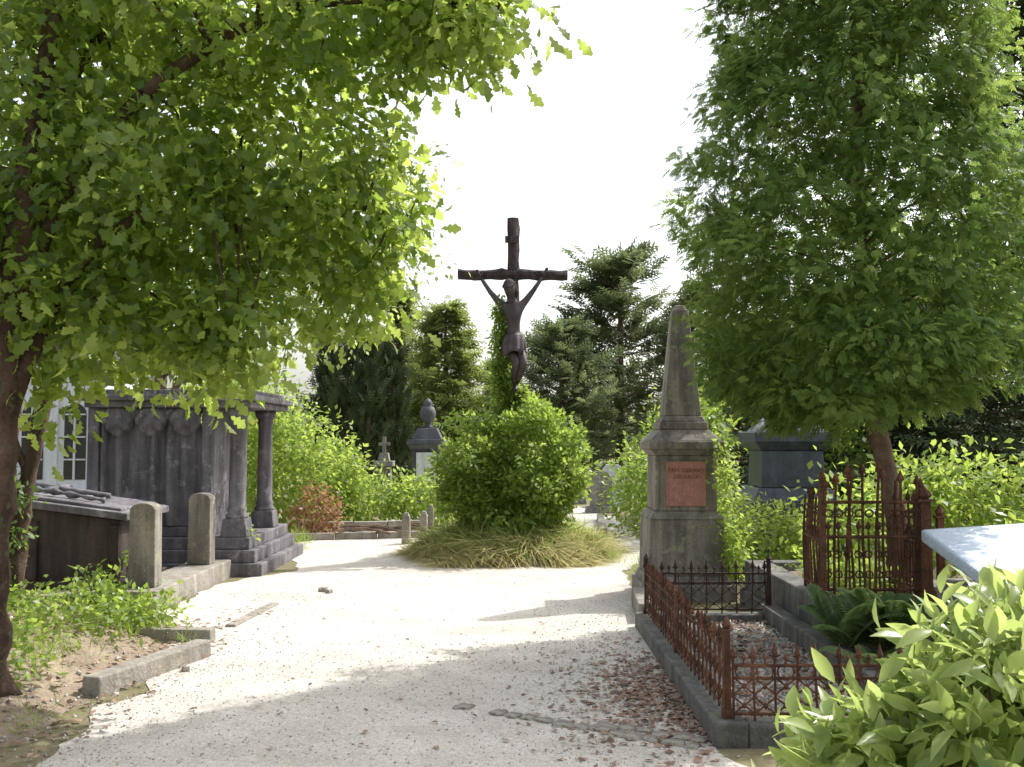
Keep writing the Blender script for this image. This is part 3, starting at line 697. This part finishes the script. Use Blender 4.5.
def fpanel(mb,p0,p1,z0,h,sp,ornate=True,arch=0.,r=.007,wob=.006,miss=0.):
    a=Vector((p0[0],p0[1],0));b=Vector((p1[0],p1[1],0)); L=(b-a).length; n=max(2,int(L/sp)); u=(b-a)/L; nrm=Vector((-u.y,u.x,0))
    def P(s,z): q=a+u*s+nrm*(wob*3*noise.noise(Vector((s*2.2,z*2,p0[0]*7)))); return (q.x,q.y,z0+z)
    for zz in ((.10,.62,.80) if ornate else (.08,.5,.78)):
        mb.tube([P(L*k/8,h*zz) for k in range(9)],r*1.25,6)
    def head(s,z,k=1.):
        c=P(s,z); mb.lathe(c[0],c[1],[(r*.8,z0+z),(r*1.6,z0+z+.008*k),(r*.8,z0+z+.016*k),(r*2.6,z0+z+.038*k),(r*1.4,z0+z+.062*k),(.001,z0+z+.095*k)],6)
        mb.tube([P(s-.026*k,z+.026*k),P(s,z+.014*k),P(s+.026*k,z+.026*k)],r*.8,5)
    for i in range(n+1):
        s=L*i/n; t=i/n; top=h*.86+arch*math.sin(math.pi*t)+random.gauss(0,wob*.7); ls=random.gauss(0,wob)
        mb.tube([P(s,0),P(s+ls*.5,top*.5),P(s+ls,top)],r,6)
        if random.random()>miss: head(s+ls,top,random.uniform(.85,1.1))
        if i<n:
            m=s+L/n/2; rr=L/n*.40
            if ornate:
                mb.tube([P(m+rr*math.cos(q),h*.71+rr*.95*math.sin(q)) for q in np.linspace(0,2*math.pi,13)[:-1]],r*.7,5,closed=True)
                for k in (.22,.5):
                    mb.tube([P(s,h*(k-.12)),P(m,h*k),P(s+L/n,h*(k+.12))],r*.7,5); mb.tube([P(s,h*(k+.12)),P(m,h*k),P(s+L/n,h*(k-.12))],r*.7,5)
                    c=P(m,h*k); mb.lathe(c[0],c[1],[(.002,c[2]-.018),(r*1.9,c[2]),(.002,c[2]+.018)],6)
                if random.random()>miss:
                    mb.tube([P(m,h*.8),P(m,h*.88)],r*.7,5); c=P(m,0); mb.lathe(c[0],c[1],[(r,z0+h*.88),(r*2,z0+h*.91),(.001,z0+h*.97)],6)
            else:
                mb.tube([P(m,h*.08),P(m,h*.56)],r*.8,5); c=P(m,h*.56); mb.lathe(c[0],c[1],[(r,z0+h*.56),(r*2.2,z0+h*.585),(.001,z0+h*.63)],6)
                mb.tube([P(m+rr*math.cos(q),h*.69+rr*.9*math.sin(q)) for q in np.linspace(0,2*math.pi,11)[:-1]],r*.7,5,closed=True)
                if arch:
                    for k in (.2,.36): mb.tube([P(m+rr*.9*math.cos(q),h*k+rr*.9*math.sin(q)) for q in np.linspace(0,2*math.pi,9)[:-1]],r*.6,5,closed=True)
def fpost(mb,x,y,z0,h,w=.035):
    mb.frus(x,y,z0,z0+.06,w*1.7,w*1.7,w*1.5,w*1.5); mb.frus(x,y,z0+.06,z0+h*.88,w,w,w*.9,w*.9); mb.frus(x,y,z0+h*.88,z0+h*.9,w*1.5,w*1.5,w*1.5,w*1.5)
    mb.lathe(x,y,[(w*.4,z0+h*.9),(w*.8,z0+h*.94),(w*.5,z0+h*.97),(.002,z0+h*1.03)],8)
lf=empty('low_iron_fence')
mb=MB(); fpanel(mb,(x0,y0),(x0,y1-.08),.12,.43,.115,miss=.1); fpanel(mb,(x0+.03,y0-.02),(x1+.04,y0-.02),.12,.36,.11,miss=.1)
for x,y in ((x0,y0),(x1+.06,y0-.02)): fpost(mb,x,y,.12,.53)
fpost(mb,x0,7.0,.12,.46,.028)
mb.obj('rusty_panels',M['rust'],parent=lf)
mb=MB(); fpanel(mb,(x0,y1-.08),(x1+.04,y1-.08),.12,.43,.115)
for x,y in ((x0,y1-.08),(x1+.06,y1-.08)): fpost(mb,x,y,.12,.5)
mb.obj('dark_panels',M['iron'],parent=lf)
rp=empty('raised_grave_plot')
mb=MB(); X0,X1,Y0,Y1=2.40,3.45,7.45,9.9
mb.box(X0-.12,X0+.1,Y0-.1,Y1,-.05,.42); mb.box(X0+.103,X1+.12,Y0-.1,Y0+.1,-.05,.41); mb.box(X1-.06,X1+.12,Y0+.103,Y1,-.05,.42); mb.box(X0+.103,X1-.063,Y1-.2,Y1,-.05,.42)
mb.box(X0-.17,X0-.123,Y0-.12,Y1,-.05,.15)
mb.obj('stone_surround',M['kerbdark'],.015,rp)
mb=MB(); mb.box(X0+.1,X1-.063,Y0+.1,Y1-.2,0,.34); mb.obj('bed',M['soil'],parent=rp)
foliage('plot_weeds',[(2.85,8.6,.42,.4,.8,.12)],90,16,.06,.07,M['bush'],shell=.1)
tf=MB()
XR=X1-.4
fpanel(tf,(X0-.10,Y0),(XR,Y0),.42,.92,.072,False,.12,.0105,.018,.12); fpanel(tf,(XR,Y0),(XR,Y0+.5),.42,.8,.09,False,0,.009,.012,.1); fpanel(tf,(X0-.10,Y0),(X0-.04,Y0+.7),.42,.85,.09,False,0,.009,.012,.1)
fpost(tf,XR,Y0,.42,.82,.085); fpost(tf,XR+.13,Y0+.03,.42,.68,.05); fpost(tf,X0-.10,Y0,.42,.95,.04)
tf.obj('rusty_iron_fence',M['rust'])
mt=empty('marble_tomb')
mb=MB(); mb.box(3.0,5.0,6.2,7.15,0,.62); mb.obj('base',M['grey'],.015,mt)
mb=MB(); V=[(2.92,6.05,.72),(5.1,6.05,.78),(5.1,7.2,1.10),(2.92,7.2,.96)]; V=[(a,b,c-.09) for a,b,c in V]+V
mb.add(V,[(3,2,1,0),(4,5,6,7),(0,1,5,4),(1,2,6,5),(2,3,7,6),(3,0,4,7)]); mb.obj('slab',M['marble'],.02,mt)

def fern(name,x,y,z,n,L):
    P=[];D=[];Nn=[];S=[]
    for i in range(n):
        a=random.uniform(0,6.28); e=random.uniform(.75,1.3); ll=L*random.uniform(.7,1.1)
        for j in range(26):
            t=.12+.88*j/25; ho=ll*t*math.cos(e)*.95; ve=ll*t*math.sin(e)-.42*ll*t**2.6
            for s in (-1,1):
                P.append((x+ho*math.cos(a),y+ho*math.sin(a),z+ve)); w=a+s*1.25
                D.append((math.cos(w),math.sin(w),-.15)); Nn.append((-.5*math.cos(a),-.5*math.sin(a),1)); S.append(ll*.22*math.sin(math.pi*(.15+.83*t))**.8+.005)
    N=len(P); return instance(name,T_SIMPLE[0]*np.array([.42,1,1]),T_SIMPLE[1],np.array(P),orient(np.array(D,float),np.array(Nn,float)),np.array(S),M['fern'],rng.random(N))
fern('fern',2.32,6.95,.15,18,.85); fern('fern',2.55,6.8,.15,16,.8); fern('fern',2.35,6.4,.08,14,.6); fern('fern',2.65,6.2,.08,14,.6)
# laurel
foliage('laurel_bush',[(1.78,3.55,.60,.50,.42,.47),(1.32,3.6,.38,.30,.32,.38),(2.3,3.9,.64,.6,.5,.52),(1.5,3.65,.3,.5,.4,.35)],680,8,.05,.125,M['laurel'],T_LAUREL,shell=.55,bump=.25,droop=-.05,up=.6,outw=.6)
mb=MB()
for i in range(26):
    a=random.uniform(0,6.28); r_=random.uniform(.1,.36); mb.tube(curve([(1.8+.05*math.cos(a),3.65+.05*math.sin(a),0),(1.8+r_*.5*math.cos(a),3.65+r_*.5*math.sin(a),.4),(1.8+r_*math.cos(a),3.65+r_*.8*math.sin(a),.8)],4),.006,6)
mb.obj('laurel_stems',M['bark2'],smooth=True)
foliage('ivy_groundcover',[(-3.6,7.8,.27,.9,.5,.12),(-2.95,8.2,.2,.35,.3,.1),(-4.2,7.4,.35,.7,.5,.15),(-3.7,6.6,.30,.6,.4,.1),(-3.4,7.1,.26,.4,.3,.07),(-3.2,6.2,.22,.3,.3,.06)],330,16,.07,.065,M['bush'],shell=.2)
foliage('green_weeds',[(-3.8,9.25,.22,.25,.15,.15),(-3.2,12.1,.45,.1,.1,.08),(-3.8,10.2,.35,.1,.3,.2)],50,14,.06,.08,M['bush'],shell=.2)
foliage('grass_tufts',[(-3.0,6.6,.2,.3,.3,.04),(-2.6,5.6,.05,.1,.4,.04),(-3.2,14.8,.1,.3,.5,.1),(1.5,11.5,.08,.15,.8,.08),(1.3,13,.05,.1,.8,.05),(-2.5,7.8,.04,.1,.1,.04)],150,12,.04,.11,M['bush'],T_BLADE,droop=-.8,shell=.1)

# ---------------------------------------------------------------- light, world, camera
ts=Vector((2.15,1.6,3.2)).normalized()
sd=bpy.data.lights.new('sun','SUN'); sd.energy=5; sd.angle=R(.53); sd.color=(1,.975,.93)
s=bpy.data.objects.new('sun',sd); s.rotation_euler=ts.to_track_quat('Z','Y').to_euler(); s.location=(10,10,20); link(s)
w=bpy.data.worlds.new('World'); scene.world=w; w.use_nodes=True; nt=w.node_tree; nt.nodes.clear()
sky=nt.nodes.new('ShaderNodeTexSky'); sky.sky_type='NISHITA'; sky.sun_disc=False
sky.sun_elevation=math.asin(ts.z); sky.sun_rotation=math.atan2(ts.x,ts.y); sky.dust_density=4; sky.air_density=1.2; sky.ozone_density=1
hs=nt.nodes.new('ShaderNodeHueSaturation'); hs.inputs['Saturation'].default_value=.4; hs.inputs['Value'].default_value=1.95
bg=nt.nodes.new('ShaderNodeBackground'); bg.inputs[1].default_value=.15
wo=nt.nodes.new('ShaderNodeOutputWorld')
nt.links.new(sky.outputs[0],hs.inputs['Color']); nt.links.new(hs.outputs[0],bg.inputs[0]); nt.links.new(bg.outputs[0],wo.inputs[0])
cd=bpy.data.cameras.new('camera'); cd.lens=35.16; cd.sensor_width=36; cd.clip_end=1000; cd.clip_start=.05
cam=bpy.data.objects.new('camera',cd); cam.location=(0,0,1.6); cam.rotation_euler=(R(93.2),0,0); link(cam); scene.camera=cam
scene.view_settings.view_transform='Standard'; scene.view_settings.look='None'; scene.view_settings.exposure=0
